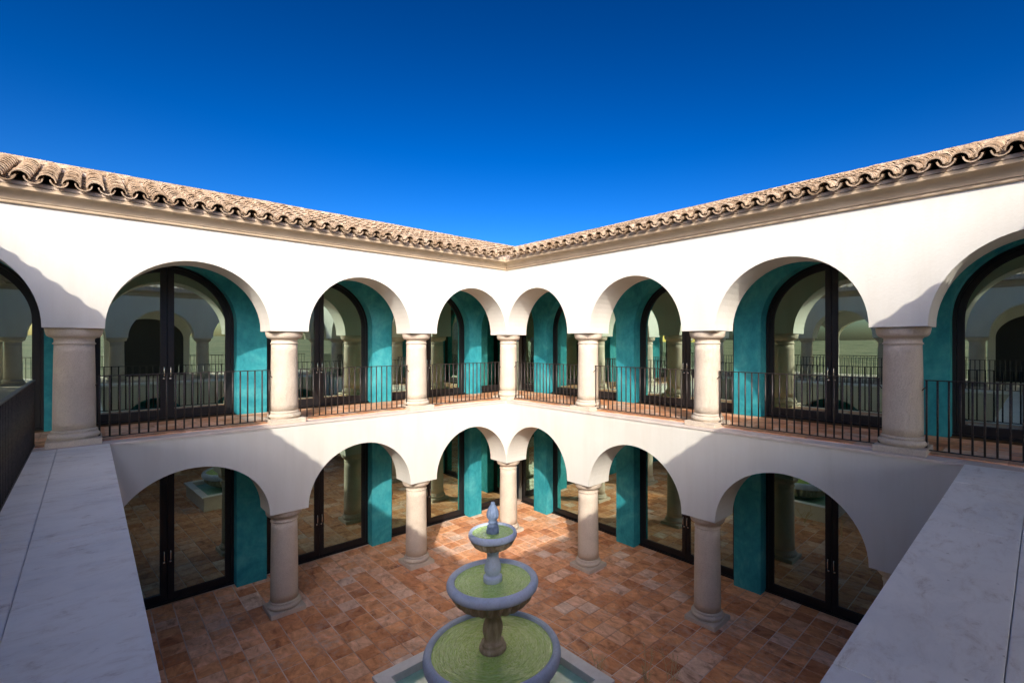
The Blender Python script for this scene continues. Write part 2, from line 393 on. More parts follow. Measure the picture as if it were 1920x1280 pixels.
def roof(parent, mp, rz, u0, u1, valley0, valley1, individual, extra_label=None):
    """valley0/1: slopes of the plan cut at each end (u limit grows with v)"""
    rf_loc = Vector(mp((u0+u1)/2, 1.0, 8.3))
    rf = empty('roof', rf_loc, parent)
    zb = lambda v: 7.95 + .355*(v+.37)
    bm = bmesh.new()    # bedding under the tiles: slab from eave to ridge, then the rear slope
    def quad(va, vb, za, zb_, t):
        ua0 = u0 + valley0*va; ub0 = u0 + valley0*vb; ua1 = u1 + valley1*va; ub1 = u1 + valley1*vb
        P = [mp(ua0, va, za), mp(ua1, va, za), mp(ub1, vb, zb_), mp(ub0, vb, zb_)]
        lo = [bm.verts.new((q[0], q[1], q[2]-t)) for q in P]; hi = [bm.verts.new(q) for q in P]
        bm.faces.new(lo); bm.faces.new(hi[::-1])
        for i in range(4): j = (i+1) % 4; bm.faces.new((lo[i], lo[j], hi[j], hi[i]))
    if not individual: quad(-.35, RIDGEV, zb(-.35)+.16, zb(RIDGEV)+.16, .17)  # extra slab added to fill tile troughs, straightening the eaves' shadow edge
    quad(-.21, RIDGEV, zb(-.21)+.0, zb(RIDGEV)+.0, .05)
    quad(RIDGEV, 6.6, zb(RIDGEV)+.0, zb(RIDGEV)-.355*(6.6-RIDGEV), .05)
    obj('roof_bedding', mesh('roof_bedding', bm, 'lime_mortar'), rf)
    bm = bmesh.new(); ua = u0 + valley0*RIDGEV + .05; ub = u1 + valley1*RIDGEV; box(bm, (ua, RIDGEV-.085, zb(RIDGEV)-.04), (ub, RIDGEV+.085, zb(RIDGEV)+.085), mp); obj('ridge_mortar', mesh('ridge_mortar', bm, 'lime_mortar'), rf)
    items = []
    ncol = int((u1-u0)/TP) + 12
    for i in range(-10, ncol):
        for k in range(NROW):
            s = k*ROW; v = -.37 + s*math.cos(SLOPE)
            if v > RIDGEV - .25: continue
            for cov in (False, True):
                u = u0 + .10 + i*TP + (TP/2 if cov else 0)
                if u < u0 + valley0*v + (.03 if valley0 else -.2) or u > u1 + valley1*v - .03: continue
                vv = v + (.03 if cov and k == 0 else 0)
                z = zb(vv) + (.072 if cov else .118)
                P = Vector(mp(u, vv, z))
                items.append((P, cov, k))
    def place(P, cov, k):
        t = SLOPE - .095 if k else SLOPE - .05
        j = random.uniform
        return (P + Vector((j(-.004, .004), j(-.004, .004), j(-.004, .005))), (t + j(-.012, .012), j(-.03, .03), rz + j(-.025, .025)))
    cam_ = Vector((CX, CY, CZ))
    items.sort(key=lambda it: (it[0]-cam_).length + it[2]*2.2)
    cut = 296 if individual else 0
    for P, cov, k in items[:cut]:
        l, r = place(P, cov, k); obj('roof_tile', COVER if cov else PAN, rf, l, r)
    verts = []; faces = []
    for P, cov, k in items[cut:]:
        l, r = place(P, cov, k); me = COVER if cov else PAN
        from mathutils import Euler
        M = Matrix.Translation(l) @ Euler(r).to_matrix().to_4x4()
        b0 = len(verts); verts += [tuple(M @ q.co) for q in me.vertices]; faces += [[b0+i for i in pl.vertices] for pl in me.polygons]
    if verts:
        me = bpy.data.meshes.new('roof_tiles_rest'); me.from_pydata(verts, [], faces); me.materials.append(MATS['clay_roof_tile'])
        obj('roof_tile_field', me, rf, kind='stuff')
    # ridge tiles, lapped along the ridge
    u = u0 + valley0*RIDGEV + .05; cnt = 0
    horiz = rz + PI/2
    while u < u1 + valley1*RIDGEV:
        P = Vector(mp(u, RIDGEV, zb(RIDGEV) + .05)); 
        obj('ridge_tile', RIDGE, rf, P + Vector((0, 0, random.uniform(-.004, .006))), (.03, 0, horiz if mp in (mpN, mpW) else rz - PI/2) if False else (.03, 0, math.atan2(-(mp(1, 0, 0)[0]-mp(0, 0, 0)[0]), mp(1, 0, 0)[1]-mp(0, 0, 0)[1])))
        u += .36
    return rf
RIDGE = tile_mesh('ridge_tile', .42, .115, .10, True, th=.016)

# ------------------------------------------------------------------ cornice
def cornice(parent, mp, u0, u1, c0, c1):
    prof = [(0.0, 7.70), (-.035, 7.70), (-.045, 7.712), (-.045, 7.738), (-.030, 7.75), (-.055, 7.752)]
    for i in range(9):
        t = PI/2*i/8; prof.append((-.055 - .155*(1-math.cos(t)), 7.752 + .135*math.sin(t)))
    prof += [(-.225, 7.89), (-.225, 7.935), (-.16, 7.98), (.0, 8.04)]
    bm = bmesh.new(); a = []; b_ = []
    for v, z in prof:
        a.append(bm.verts.new(mp(u0 + c0*v, v, z))); b_.append(bm.verts.new(mp(u1 + c1*v, v, z)))
    n = len(prof)
    for i in range(n-1): bm.faces.new((a[i], a[i+1], b_[i+1], b_[i]))
    bm.faces.new((a[-1], a[0], b_[0], b_[-1])); bm.faces.new(a[::-1]); bm.faces.new(b_)
    obj('cornice', mesh('cornice', bm, 'tan_cornice_stone'), parent)

# ------------------------------------------------------------------ glazed doors
def outline(c, a, kind, zb, side, d_side, d_c, d_b, d_t, spring, rise, top, r, n=14):
    """half opening; side=-1/+1; returns closed polyline bottom-centre, up, over, down"""
    aa = a - d_side; pts = []
    cc = d_c
    if kind == 'arch':
        rr = rise - d_t
        t0 = math.acos(min(1, cc/aa))
        pts = [(aa*math.cos(t0*(1-i/n)), spring + rr*math.sin(t0*(1-i/n))) for i in range(n+1)]
    else:
        r2 = max(.05, r - d_t); tt = top - d_t
        pts = [(cc, tt)] + [(aa-r2+r2*math.sin(PI/2*i/(n-1)), tt-r2+r2*math.cos(PI/2*i/(n-1))) for i in range(n)]
    pts = [(cc, zb+d_b)] + pts + [(aa, zb+d_b)]
    return [(c + side*u, z) for u, z in pts]
def door(parent, mp, c, a, kind, zb, spring=0, rise=0, top=0, r=.45, sides=(-1, 1), v=2.44, handles=True, twist=0):
    P = Vector(mp(c, v, zb))
    d = empty('glazed_door' if len(sides) == 2 else 'corner_window', P, parent)
    args = (spring, rise, top, r)
    for s in sides:
        cgap = .004 if len(sides) == 2 else .03
        bm = bmesh.new()
        o1 = outline(c, a, kind, zb, s, 0, 0 if len(sides) == 2 else 0, 0, 0, *args)
        i1 = outline(c, a, kind, zb, s, .055, 0 if len(sides) == 2 else .0, .03, .055, *args)
        loop_prism(bm, o1, i1, v-.045, v+.045, mp)
        obj('frame', mesh('frame', bm, 'black_door_metal'), d)
        bm = bmesh.new()
        o2 = outline(c, a, kind, zb, s, .060, cgap, .034, .060, *args)
        i2 = outline(c, a, kind, zb, s, .155, .105, .185, .155, *args)
        loop_prism(bm, o2, i2, v-.03, v+.03, mp)
        # glazing bead
        i3 = outline(c, a, kind, zb, s, .17, .12, .20, .17, *args)
        loop_prism(bm, i2, i3, v-.018, v+.018, mp)
        obj('leaf_frame', mesh('leaf_frame', bm, 'black_door_metal'), d)
        bm = bmesh.new(); tw = random.uniform(-.003, .003)
        plate(bm, i3, v-.006, v+.006, mp)
        uc = sum(q[0] for q in i3)/len(i3); ctr = Vector(mp(uc, v, 0)); bmesh.ops.rotate(bm, verts=bm.verts[:], cent=ctr, matrix=Matrix.Rotation(twist + tw*.5, 3, 'Z'))
        obj('pane', mesh('pane', bm, 'green_solar_glass'), d)
        if handles and len(sides) == 2:
            bm = bmesh.new(); hu = c + s*.055; hz = zb + 1.02
            pts = [mp(hu, v-.03, hz-.11), mp(hu, v-.075, hz-.10), mp(hu, v-.085, hz-.06), mp(hu, v-.085, hz+.06), mp(hu, v-.075, hz+.10), mp(hu, v-.03, hz+.11)]
            tube(bm, pts, .011, 8)
            box(bm, (hu-.02, v-.04, hz-.17), (hu+.02, v-.0301, hz-.13), mp)
            obj('handle', mesh('handle', bm, 'polished_steel', True), d)
    bm = bmesh.new(); box(bm, (c-a if -1 in sides else c, v-.10, zb), (c+a if 1 in sides else c, v-.045, zb+.03), mp)
    obj('sill', mesh('sill', bm, 'black_door_metal'), d)

# ------------------------------------------------------------------ railings
def baluster_mesh(h):
    bm = bmesh.new(); tube(bm, [(0, 0, 0), (0, 0, h)], .0135, 8); return mesh('baluster', bm, 'black_iron', True)
BAL = baluster_mesh(1.02)
def railing(mp, u0, u1, v, label, zb=4.025, feet=True, group='iron railings round the upper gallery', sp=.128, name='iron_railing'):
    base = Vector(mp((u0+u1)/2, v, ZF)); r = empty(name, base, label=label, category='railing', group=group)
    bm = bmesh.new(); box(bm, (u0-.02, v-.022, zb+1.02), (u1+.02, v+.022, zb+1.034), mp); obj('top_rail', mesh('top_rail', bm, 'black_iron'), r)
    bm = bmesh.new(); box(bm, (u0-.02, v-.018, zb-.014), (u1+.02, v+.018, zb), mp); obj('bottom_rail', mesh('bottom_rail', bm, 'black_iron'), r)
    n = max(2, round((u1-u0)/sp))
    for i in range(n+1):
        q = mp(u0 + (u1-u0)*i/n, v, zb); obj('baluster', BAL, r, q)
    if feet:
        for uu, s in ((u0, -1), (u1, 1)):
            bm = bmesh.new()
            tube(bm, [mp(uu, v, zb+.10), mp(uu+s*.012, v-.02, zb+.03), mp(uu+s*.03, v-.035, zb-.02), mp(uu+s*.01, v-.05, ZF+.03), mp(uu-s*.03, v-.04, ZF+.02)], .008, 6)
            tube(bm, [mp(uu, v, zb+.93), mp(uu+s*.03, v-.02, zb+.90), mp(uu+s*.05, v-.03, zb+.87)], .008, 6)
            obj('scroll_bracket', mesh('scroll_bracket', bm, 'black_iron', True), r)
    return r

# ------------------------------------------------------------------ a complete two-storey wing
def arcade_profile(stops, spring, rise, u_start, first_block=None):
    """stops: list of impost right ends A_k (block = A_k-IW .. A_k)"""
    pr = [(u_start, spring)]
    cur = 0.0
    if u_start < 0: pr.append((0.0, spring))
    for A in stops:
        s, e = cur, A-IW
        pts = arc(s, e, spring, rise)
        pr += pts[1:-1] if pr[-1] == (s, spring) else pts[:-1]
        pr += [(e, spring), (A, spring)]
        cur = A
    return pr
def opening_profile(piers, kind, zb, spring, rise, top, r, cut0):
    """piers: list of (ua, ub); cut0: u where the wall starts with a half opening"""
    pr = []
    c = cut0; a = piers[0][0] - c
    if kind == 'arch':
        pts = arc(c-a, c+a, spring, rise, 32); pts = [q for q in pts if q[0] >= c-1e-6]
    else:
        pts = rrect(c-a, c+a, top, r); pts = [(c, top)] + [q for q in pts if q[0] > c+1e-6]
    pr += pts + [(piers[0][0], zb), (piers[0][1], zb)]
    for (p, q) in zip(piers, piers[1:]):
        pts = arc(p[1], q[0], spring, rise, 32) if kind == 'arch' else rrect(p[1], q[0], top, r)
        pr += pts + [(q[0], zb), (q[1], zb)]
    return pr
def wing(name, mp, rz, stops_u, stops_l, piers, label, ustart, bw0, cut0, uend, base, lowend, roof_u0):
    # lowend: where the ground-floor wall dies into the neighbouring wall
    W = empty(name, base, label=label, category='building')
    # front walls
    bm = bmesh.new(); pr = arcade_profile(stops_u, ZU, RU, ustart); band(bm, pr, 8.0, 0, TH, mp); obj('upper_arcade_wall', mesh('upper_arcade_wall', bm, 'white_plaster'), W)
    bm = bmesh.new(); pr = arcade_profile(stops_l, ZL, RL, ustart) + ([(lowend, ZL)] if lowend > stops_l[-1] else []); band(bm, pr, 3.905, 0, TH, mp); obj('lower_arcade_wall', mesh('lower_arcade_wall', bm, 'white_plaster'), W)
    # ledge
    bm = bmesh.new(); box(bm, (ustart if ustart < 0 else -.0, -.022, 3.908), (uend, .27, ZF), mp); obj('ledge', mesh('ledge', bm, 'beige_ledge_stone'), W)
    # columns
    for k, A in enumerate(stops_u): column(W, mp, A-IW/2, .385, ZF, COLU)
    for k, A in enumerate(stops_l): column(W, mp, A-IW/2, .385, 0.006, COLL)
    # floor slab / ceilings
    bm = bmesh.new(); box(bm, (bw0, TH, 3.46), (uend, 2.1, 3.90), mp); obj('gallery_slab', mesh('gallery_slab', bm, 'white_plaster'), W)
    bm = bmesh.new(); box(bm, (bw0, TH, ZC), (uend, 2.1, ZC+.12), mp); obj('gallery_ceiling', mesh('gallery_ceiling', bm, 'white_plaster'), W)
    # teal walls
    TS, TR = 6.03, 1.27
    bm = bmesh.new(); pr = opening_profile(piers, 'arch', 3.97, TS, TR, 0, 0, cut0); band(bm, pr, ZC+.10, 2.1, 2.5, mp); obj('upper_teal_wall', mesh('upper_teal_wall', bm, 'teal_limewash'), W)
    bm = bmesh.new(); pr = opening_profile(piers, 'rect', 0.008, 0, 0, 3.22, .42, cut0); band(bm, pr, 3.47, 2.1, 2.5, mp); obj('lower_teal_wall', mesh('lower_teal_wall', bm, 'teal_limewash'), W)
    for (p, q) in zip(piers, piers[1:]):
        c = (p[1]+q[0])/2; a = (q[0]-p[1])/2
        door(W, mp, c, a, 'arch', 3.975, TS, TR)
        door(W, mp, c, a, 'rect', 0.01, top=3.22, r=.42, twist=math.radians(2.1) if (mp is mpN and abs(c-7.45) < .4) else 0)
    a = piers[0][0]-cut0
    door(W, mp, cut0, a, 'arch', 3.975, TS, TR, sides=(1,)); door(W, mp, cut0, a, 'rect', 0.01, top=3.22, r=.42, sides=(1,))
    # rooms
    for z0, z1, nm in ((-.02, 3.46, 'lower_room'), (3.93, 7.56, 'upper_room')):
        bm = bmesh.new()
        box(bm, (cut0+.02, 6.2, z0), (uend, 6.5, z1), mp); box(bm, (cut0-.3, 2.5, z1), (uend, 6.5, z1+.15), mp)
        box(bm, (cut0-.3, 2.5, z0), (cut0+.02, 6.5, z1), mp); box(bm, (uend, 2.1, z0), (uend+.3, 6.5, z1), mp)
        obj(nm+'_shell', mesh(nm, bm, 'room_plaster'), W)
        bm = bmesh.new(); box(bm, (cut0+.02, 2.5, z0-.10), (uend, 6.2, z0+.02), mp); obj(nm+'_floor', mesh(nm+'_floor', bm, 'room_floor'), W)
    cornice(W, mp, 0, uend, -1, 0)
    roof(W, mp, rz, roof_u0, uend, -1, 0, True)
    return W

NP = [(-.64, -.17), (2.48, 3.04), (5.62, 6.23), (8.68, 9.28), (11.9, 12.5)]
EP = [(-1.14, -.53), (2.33, 2.93), (5.75, 6.36), (9.0, 9.6), (12.2, 12.8)]
NS = [3.0, 6.06, 9.21, 12.0]; ES = [3.14, 6.35, 9.58, 12.75]
wing('building_wing', mpN, 0, NS, NS[:3], NP, 'left two-storey white arcaded wing with teal walls, glazed doors and clay tile roof', -TH, -2.1, -2.1, 12.6, (-4.5, 0, 0), 9.21, 0.0)
wing('building_wing', mpE, -PI/2, ES, ES[:3], EP, 'right two-storey white arcaded wing whose sun-shadow falls towards the marble ledge at right', 0.0, -2.1, -2.1, 12.8, (0, -5, 0), 10.72, 0.0)

# the corner block column carried at the inner corner
cc = empty('corner_column', (.375, .375, 0.006), label='slim stone column in the inner corner where both wings meet, ground floor', category='column')
for nm, me in COLL: obj(nm, me, cc, (.375, .375, .006))
cc = empty('corner_column', (.375, .375, ZF), label='upper gallery stone column in the inner corner under the meeting arches', category='column')
for nm, me in COLU: obj(nm, me, cc, (.375, .375, ZF))

# ------------------------------------------------------------------ west and south wings (set back behind the terrace)
def back_wing(name, mp, rz, u0, n, sp, base, label, filled):
    W = empty(name, base, label=label, category='building')
    e = u0 + n*sp
    bf = bmesh.new()
    for v, fz, nm in ((0, TH, 'front_arcade_wall'), (3.7, 4.1, 'rear_arcade_wall')):
        pr = [(u0, ZU)]
        for i in range(n):
            s = u0 + i*sp; wd = IW if v == 0 else .26; pts = arc(s, s+sp-wd, ZU, RU if v == 0 else 1.0, 24); pr += pts[1:] + [(s+sp, ZU)]
        bm = bmesh.new(); band(bm, pr, 8.0 if v == 0 else 7.6, v, fz, mp)
        if v:
            for i in range(n):
                s = u0 + i*sp + sp - .26; box(bm, (s, v, ZF), (s+.26, fz, ZU-.001), mp)
                if i in filled: box(bf, (s-sp+.26-.005, v+.05, ZF), (s+.005, fz-.05, 7.3), mp)
        obj(nm, mesh(nm, bm, 'white_plaster'), W)
    obj('dark_opening_stand_in', mesh('dark_opening_stand_in', bf, 'black_door_metal'), W)  # black filler in the arch; its colour stands in for a dark opening
    for i in range(n): column(W, mp, u0 + (i+1)*sp - IW/2, .385, ZF, COLU)
    bm = bmesh.new(); box(bm, (u0, TH, ZC), (e, 3.7, ZC+.12), mp); obj('gallery_ceiling', mesh('gc', bm, 'white_plaster'), W)
    bm = bmesh.new(); box(bm, (u0, -.02, 3.6), (e, 5.0, ZF), mp); obj('gallery_slab', mesh('gs', bm, 'beige_ledge_stone'), W)
    bm = bmesh.new(); box(bm, (u0, .5, -.05), (e, 4.9, 3.6), mp); obj('base_wall', mesh('bw', bm, 'white_plaster'), W)
    bm = bmesh.new()
    for i in range(n):
        s = u0 + i*sp
        if i in filled: continue
        box(bm, (s, 3.88, 4.95), (s+sp-.26, 3.92, 4.98), mp)
        for k in range(18): x = s + .06 + k*(sp-.26-.12)/17; box(bm, (x-.01, 3.89, ZF), (x+.01, 3.91, 4.95), mp)
    obj('rear_railing', mesh('rr', bm, 'black_iron'), W)
    cornice(W, mp, u0, e, 0, 0)
    roof(W, mp, rz, u0, e, 0, 0, False)
    return W
back_wing('building_wing', mpW, PI/2, -.0, 5, 3.1, (WX-1, -7, 0), 'set-back wing behind the left terrace, seen only mirrored in the right-hand doors', (3,))
back_wing('building_wing', mpS, PI, -1.0, 5, 3.05, (-5, SY-1, 0), 'set-back wing behind the camera, seen only mirrored in the left-hand doors', (2,))

# ------------------------------------------------------------------ lower west and south arcades below the marble ledges
def low_arcade(name, mp, n, u0, u1, base, label):
    W = empty(name, base, label=label, category='wall')
    sp = (u1-u0)/n; pr = [(u0, ZL)]
    for i in range(n):
        s = u0 + i*sp; pts = arc(s+ (0 if i == 0 else 0), s+sp-IW, ZL, RL, 24); pr += pts[1:] + [(s+sp, ZL)]
    bm = bmesh.new(); band(bm, pr, 3.88, .0, TH, mp); obj('arcade_wall', mesh('aw', bm, 'white_plaster'), W)
    for i in range(n): column(W, mp, u0+(i+1)*sp-IW/2, .385, .006, COLL)
    bm = bmesh.new(); box(bm, (u0, 2.25, .0), (u1, 2.5, 3.5), mp); obj('teal_rear_wall', mesh('tw', bm, 'teal_limewash'), W)
    bm = bmesh.new(); box(bm, (u0, TH, 3.5), (u1, 2.6, 3.88), mp); obj('terrace_slab', mesh('ts', bm, 'white_plaster'), W)
    return W
low_arcade('arcade_wall', mpW2, 3, 0.0, 9.98, (WIX-.3, -5, 0), 'lower white arcade wall beneath the left marble ledge')
low_arcade('arcade_wall', mpS2, 3, .0, 8.43, (-4.2, SIY-.3, 0), 'lower white arcade wall beneath the right marble ledge')

# ------------------------------------------------------------------ marble ledges
def slab_piece(x0, y0, x1, y1, z1=ZF, t=.055, bev=.006):
    bm = bmesh.new(); box(bm, (x0, y0, z1-t), (x1, y1, z1)); bmesh.ops.bevel(bm, geom=bm.edges[:], offset=bev, segments=2, affect='EDGES')
    return mesh('slab', bm, 'grey_marble')
L1 = empty('marble_ledge', (-8.9, -5, ZF-.05), label='wide grey marble ledge running along the left edge beside the iron railing', category='ledge', group='marble ledges on the courtyard rim')
g = .0022
ys = [-.024, -2.55, -5.05, -7.75, -11.6]
for i in range(4):
    obj('marble_slab', slab_piece(-9.04+g, ys[i+1]+g*.5, WIX, ys[i]-g*.5), L1)
ys2 = [-.024, -1.75, -3.9, -6.2, -9.0, -11.6]
for i in range(5):
    obj('marble_slab', slab_piece(-9.42, ys2[i+1]+g*.5, -9.04-g, ys2[i]-g*.5, ZF-.004), L1)
L2 = empty('marble_ledge', (-4, -10.3, ZF-.05), label='wide pale marble ledge running across the lower right corner', category='ledge', group='marble ledges on the courtyard rim')
xs = [-8.43+.004, -5.9, -3.05, -1.2, -.024]
for i in range(4):
    obj('marble_slab', slab_piece(xs[i]+g*.5, -10.605+g, xs[i+1]-g*.5, SIY), L2)
    obj('marble_slab', slab_piece(xs[i]+g*.5, -11.05, xs[i+1]-g*.5, -10.605-g, ZF-.004), L2)
# terrace deck between the ledges and the set-back wings
bm = bmesh.new(); box(bm, (-11.23, -12.43, 3.5), (-9.42, -.03, 3.93)); box(bm, (-9.42, -12.43, 3.5), (.75, -11.6, 3.93)); box(bm, (-8.43, -11.6, 3.5), (.75, -11.05, 3.93))
obj('terrace', mesh('terrace', bm, 'screed'), kind='structure')

# ------------------------------------------------------------------ railings
nm_l = ['left-hand wing bay nearest the inner corner', 'middle bay of the left-hand wing', 'left-hand wing bay beside the far left column']
for k in range(3):
    a = (NS[k-1] if k else 0); b_ = NS[k]-IW
    railing(mpN, a-(.06 if k else -.03)+.0, b_+.06, .33, 'black iron railing with vertical bars, ' + nm_l[k])
nm_r = ['right-hand wing bay nearest the inner corner', 'middle bay of the right-hand wing', 'right-hand wing bay before the large shaded column', 'right-hand wing bay at the far right edge']
for k in range(4):
    a = (ES[k-1] if k else 0); b_ = ES[k]-IW
    railing(mpE, a-(.06 if k else -.03), b_+.06, .33, 'black iron railing with vertical bars, ' + nm_r[k])
railing(lambda u, v, z: (-9.32+v, -u, z), -.45, 10.6, 0, 'long black iron railing receding at the far left along the marble ledge', zb=3.985, feet=False, sp=.13)

# ------------------------------------------------------------------ patio
PX0, PX1, PY0, PY1 = -11.0, 2.44, -12.3, 2.44
bm = bmesh.new(); box(bm, (PX0, PY0, -.2), (2.5, 2.5, 0)); patio = obj('patio', mesh('patio', bm, 'pale_grout'), kind='structure')
POOLH = 1.315
bm = bmesh.new(); hw = (PITCH-.017)/2
box(bm, (-hw, -hw, 0), (hw, hw, .007)); 
for vtx in bm.verts:
    if vtx.co.z > .001: vtx.co.x *= .985; vtx.co.y *= .985
TILE = mesh('paving_tile', bm, 'terracotta_paving')
th_ = PI/4+YAW; Fv = Vector((math.cos(th_), math.sin(th_))); Rv = Vector((Fv.y, -Fv.x))
cells = []
for i in range(-32, 9):
    for j in range(-20, 25):
        x = TX + (i+.5)*PITCH; y = TY + (j+.5)*PITCH
        if x < PX0 or x > PX1-.0 or y < PY0 or y > PY1-.0: continue
        if abs(x-FX) < POOLH-.35 and abs(y-FY) < POOLH-.35: continue
        d = Vector((x-CX, y-CY)); D = d.dot(Fv)
        vis = False
        if D > .5:
            px = X0 + FPX*d.dot(Rv)/D; py = Y0 + FPX*CZ/D
            vis = 250 < px < 1700 and py < 1300
            # hidden under the ledges
            tz = (CZ-ZF)/CZ; hx = CX + (x-CX)*tz; hy = CY+(y-CY)*tz
            if hx < WIX or hy < SIY: vis = False
        cells.append((0 if vis else 1, D, x, y))
cells.sort()
vv = []; ff = []
for n_, (h_, D, x, y) in enumerate(cells):
    dz = random.uniform(0, .003)
    if n_ < 300 and not h_:
        obj('paving_tile', TILE, patio, (x, y, -.001+dz*.8), (random.uniform(-.004, .004), random.uniform(-.004, .004), random.uniform(-.004, .004)))
    else:
        b0 = len(vv); vv += [(q.co.x+x, q.co.y+y, q.co.z+(dz if q.co.z > .001 else 0)) for q in TILE.vertices]; ff += [[b0+i for i in pl.vertices] for pl in TILE.polygons]
me = bpy.data.meshes.new('far_paving'); me.from_pydata(vv, [], ff); me.materials.append(MATS['terracotta_paving']); obj('far_paving_tiles', me, patio, kind='stuff')

# upper gallery floors
for mp, nm, u0, u1 in ((mpN, 'gallery_floor', -2.1, 12.6), (mpE, 'gallery_floor', -.27, 12.8)):
    bm = bmesh.new(); box(bm, (u0, .27, 3.90), (u1, 2.1, 3.958), mp); fl = obj(nm, mesh(nm, bm, 'pale_grout'), kind='structure')
    bm = bmesh.new(); w2 = .3
    box(bm, (-w2/2+.003, -w2/2+.003, 0), (w2/2-.003, w2/2-.003, .014)); TI = mesh('gallery_tile', bm, 'terracotta_paving')
    u = u0 + w2/2
    while u < u1:
        for k in range(6):
            v = .27 + w2/2 + k*w2 + .005
            q = mp(u, v, 3.957)
            obj('gallery_tile', TI, fl, (q[0], q[1], q[2]+random.uniform(0, .001)))
        u += w2

# ------------------------------------------------------------------ fountain
F = empty('fountain', (FX, FY, 0), label='three-tier stone fountain with green water standing in a square marble pool', category='fountain')
def fl(nm, prof, mt, seg=64, flute=None, smooth=True, cap=True, par=F):
    bm = bmesh.new(); lathe(bm, prof, seg, flute, cap=cap); return obj(nm, mesh(nm, bm, mt, smooth), par, (FX, FY, 0))
H = POOLH; RW = .21
zt = .50
# pool wall, coping slabs mitred round the square
pool = empty('square_pool', (FX, FY, 0), F)
bm = bmesh.new()
for (a, c) in (((-H+.06, -H+.06, 0), (H-.06, -H+RW-.03, zt-.05)), ((-H+.06, H-RW+.03, 0), (H-.06, H-.06, zt-.05)), ((-H+.06, -H+RW-.03, 0), (-H+RW-.03, H-RW+.03, zt-.05)), ((H-RW+.03, -H+RW-.03, 0), (H-.06, H-RW+.03, zt-.05))):
    box(bm, a, c)
box(bm, (-H+RW-.03, -H+RW-.03, 0), (H-RW+.03, H-RW+.03, .03))
obj('pool_wall', mesh('pool_wall', bm, 'pool_coping_marble'), pool, (FX, FY, 0))
for k in range(4):
    for (t0, t1) in ((-1, -.02), (.02, 1)):
        bm = bmesh.new()
        def pt(t, inner):
            d = H - (RW if inner else 0); tt = t*H if not inner else max(-d, min(d, t*H))
            return (tt if abs(t) < 1 else math.copysign(d, t), d)
        j = .0015
        A_ = [pt(t0, False), pt(t1, False), pt(t1, True), pt(t0, True)]
        R_ = Matrix.Rotation(k*PI/2, 2)
        A_ = [R_ @ Vector(q) for q in A_]
        lo = [bm.verts.new((q.x, q.y, zt-.05)) for q in A_]; hi = [bm.verts.new((q.x, q.y, zt)) for q in A_]
        bm.faces.new(lo); bm.faces.new(hi)
        for i in range(4): jn = (i+1) % 4; bm.faces.new((lo[i], lo[jn], hi[jn], hi[i]))
        bmesh.ops.recalc_face_normals(bm, faces=bm.faces[:]); bmesh.ops.bevel(bm, geom=bm.edges[:], offset=.003, segments=1, affect='EDGES')
        obj('coping_slab', mesh('coping_slab', bm, 'pool_coping_marble'), pool, (FX, FY, 0))
bm = bmesh.new(); box(bm, (-H+RW-.02, -H+RW-.02, .2), (H-RW+.02, H-RW+.02, .36)); obj('pool_water', mesh('pool_water', bm, 'still_pool_water'), pool, (FX, FY, 0))
def bowl(R, zr, band_h, r_in, zneck, rneck, fl_n, nm):
    """rim widest radius R at height zr, thick rounded rim, fluted underside"""
    o = empty(nm, (FX, FY, zneck), F)
    rw = (R - r_in)
    hb = band_h/2
    pr = []
    # rounded outer rim from underside to inner lip
    for i in range(13):
        t = (-75 + 165*i/12)*PI/180
        pr.append((R - rw*.62 + rw*.62*math.cos(t), zr + hb*math.sin(t)))
    zt_ = zr + hb
    pr += [(R-rw*.66, zt_+.004), (R-rw*.70, zt_-.006), (r_in+.012, zt_-.004), (r_in, zt_-.016), (r_in-.02, zr-.03), (r_in*.8, zr-.10), (rneck, zneck+.05), (.02, zneck+.05)]
    bm = bmesh.new(); lathe(bm, pr, 96, cap=False)
    obj('rim', mesh('rim', bm, 'fountain_stone', True), o, (FX, FY, 0))
    z1 = pr[0][1]; r1 = pr[0][0]
    up = []
    n = 12
    for i in range(n+1):
        t = i/n; r = rneck + (r1-.005-rneck)*math.sin(t*PI/2)**.85; z = zneck + (z1-zneck)*(1-math.cos(t*PI/2))**.9
        up.append((r, z))
    bm = bmesh.new(); lathe(bm, up, 144, (fl_n, .22, zneck-.05, z1+.12), cap=False)
    obj('fluted_underside', mesh('fluted_underside', bm, 'stained_fountain_stone', True), o, (FX, FY, 0))
    zw = zr + hb*.45
    bm = bmesh.new(); lathe(bm, [(r_in-.0, zw), (r_in*.75, zw), (r_in*.5, zw), (r_in*.25, zw), (.02, zw)][::-1], 64, cap=False)
    return o, zw
b3, zw3 = bowl(1.04, .905, .21, .925, .42, .30, 28, 'lowest_bowl')
b2, zw2 = bowl(.695, 1.965, .155, .585, 1.60, .13, 26, 'middle_bowl')
b1, zw1 = bowl(.368, 2.70, .105, .315, 2.475, .085, 20, 'top_bowl')
def wsurf(R, z, par, amp):
    bm = bmesh.new(); nr = 40; ns = 120; rings = []
    for i in range(nr+1):
        r = .03 + (R-.03)*i/nr; ring = []
        for j in range(ns):
            t = 2*PI*j/ns
            hgt = amp*math.sin(r*62 + math.sin(t*3+r*9)*1.1 + t) * (.5+.5*math.sin(t*5+r*21)) if i < nr else 0
            ring.append(bm.verts.new((r*math.cos(t), r*math.sin(t), z+hgt)))
        rings.append(ring)
    for a, c in zip(rings, rings[1:]):
        for j in range(ns): bm.faces.new((a[j], a[(j+1) % ns], c[(j+1) % ns], c[j]))
    bm.faces.new(rings[0][::-1])
    obj('water', mesh('water', bm, 'green_swirling_water', True), par, (FX, FY, 0))
wsurf(.915, .955, b3, .0042); wsurf(.58, 1.992, b2, .0034); wsurf(.31, 2.722, b1, .0026)
def ped(nm, prof, mt, fn_=None):
    return fl(nm, prof, mt, 48, fn_)
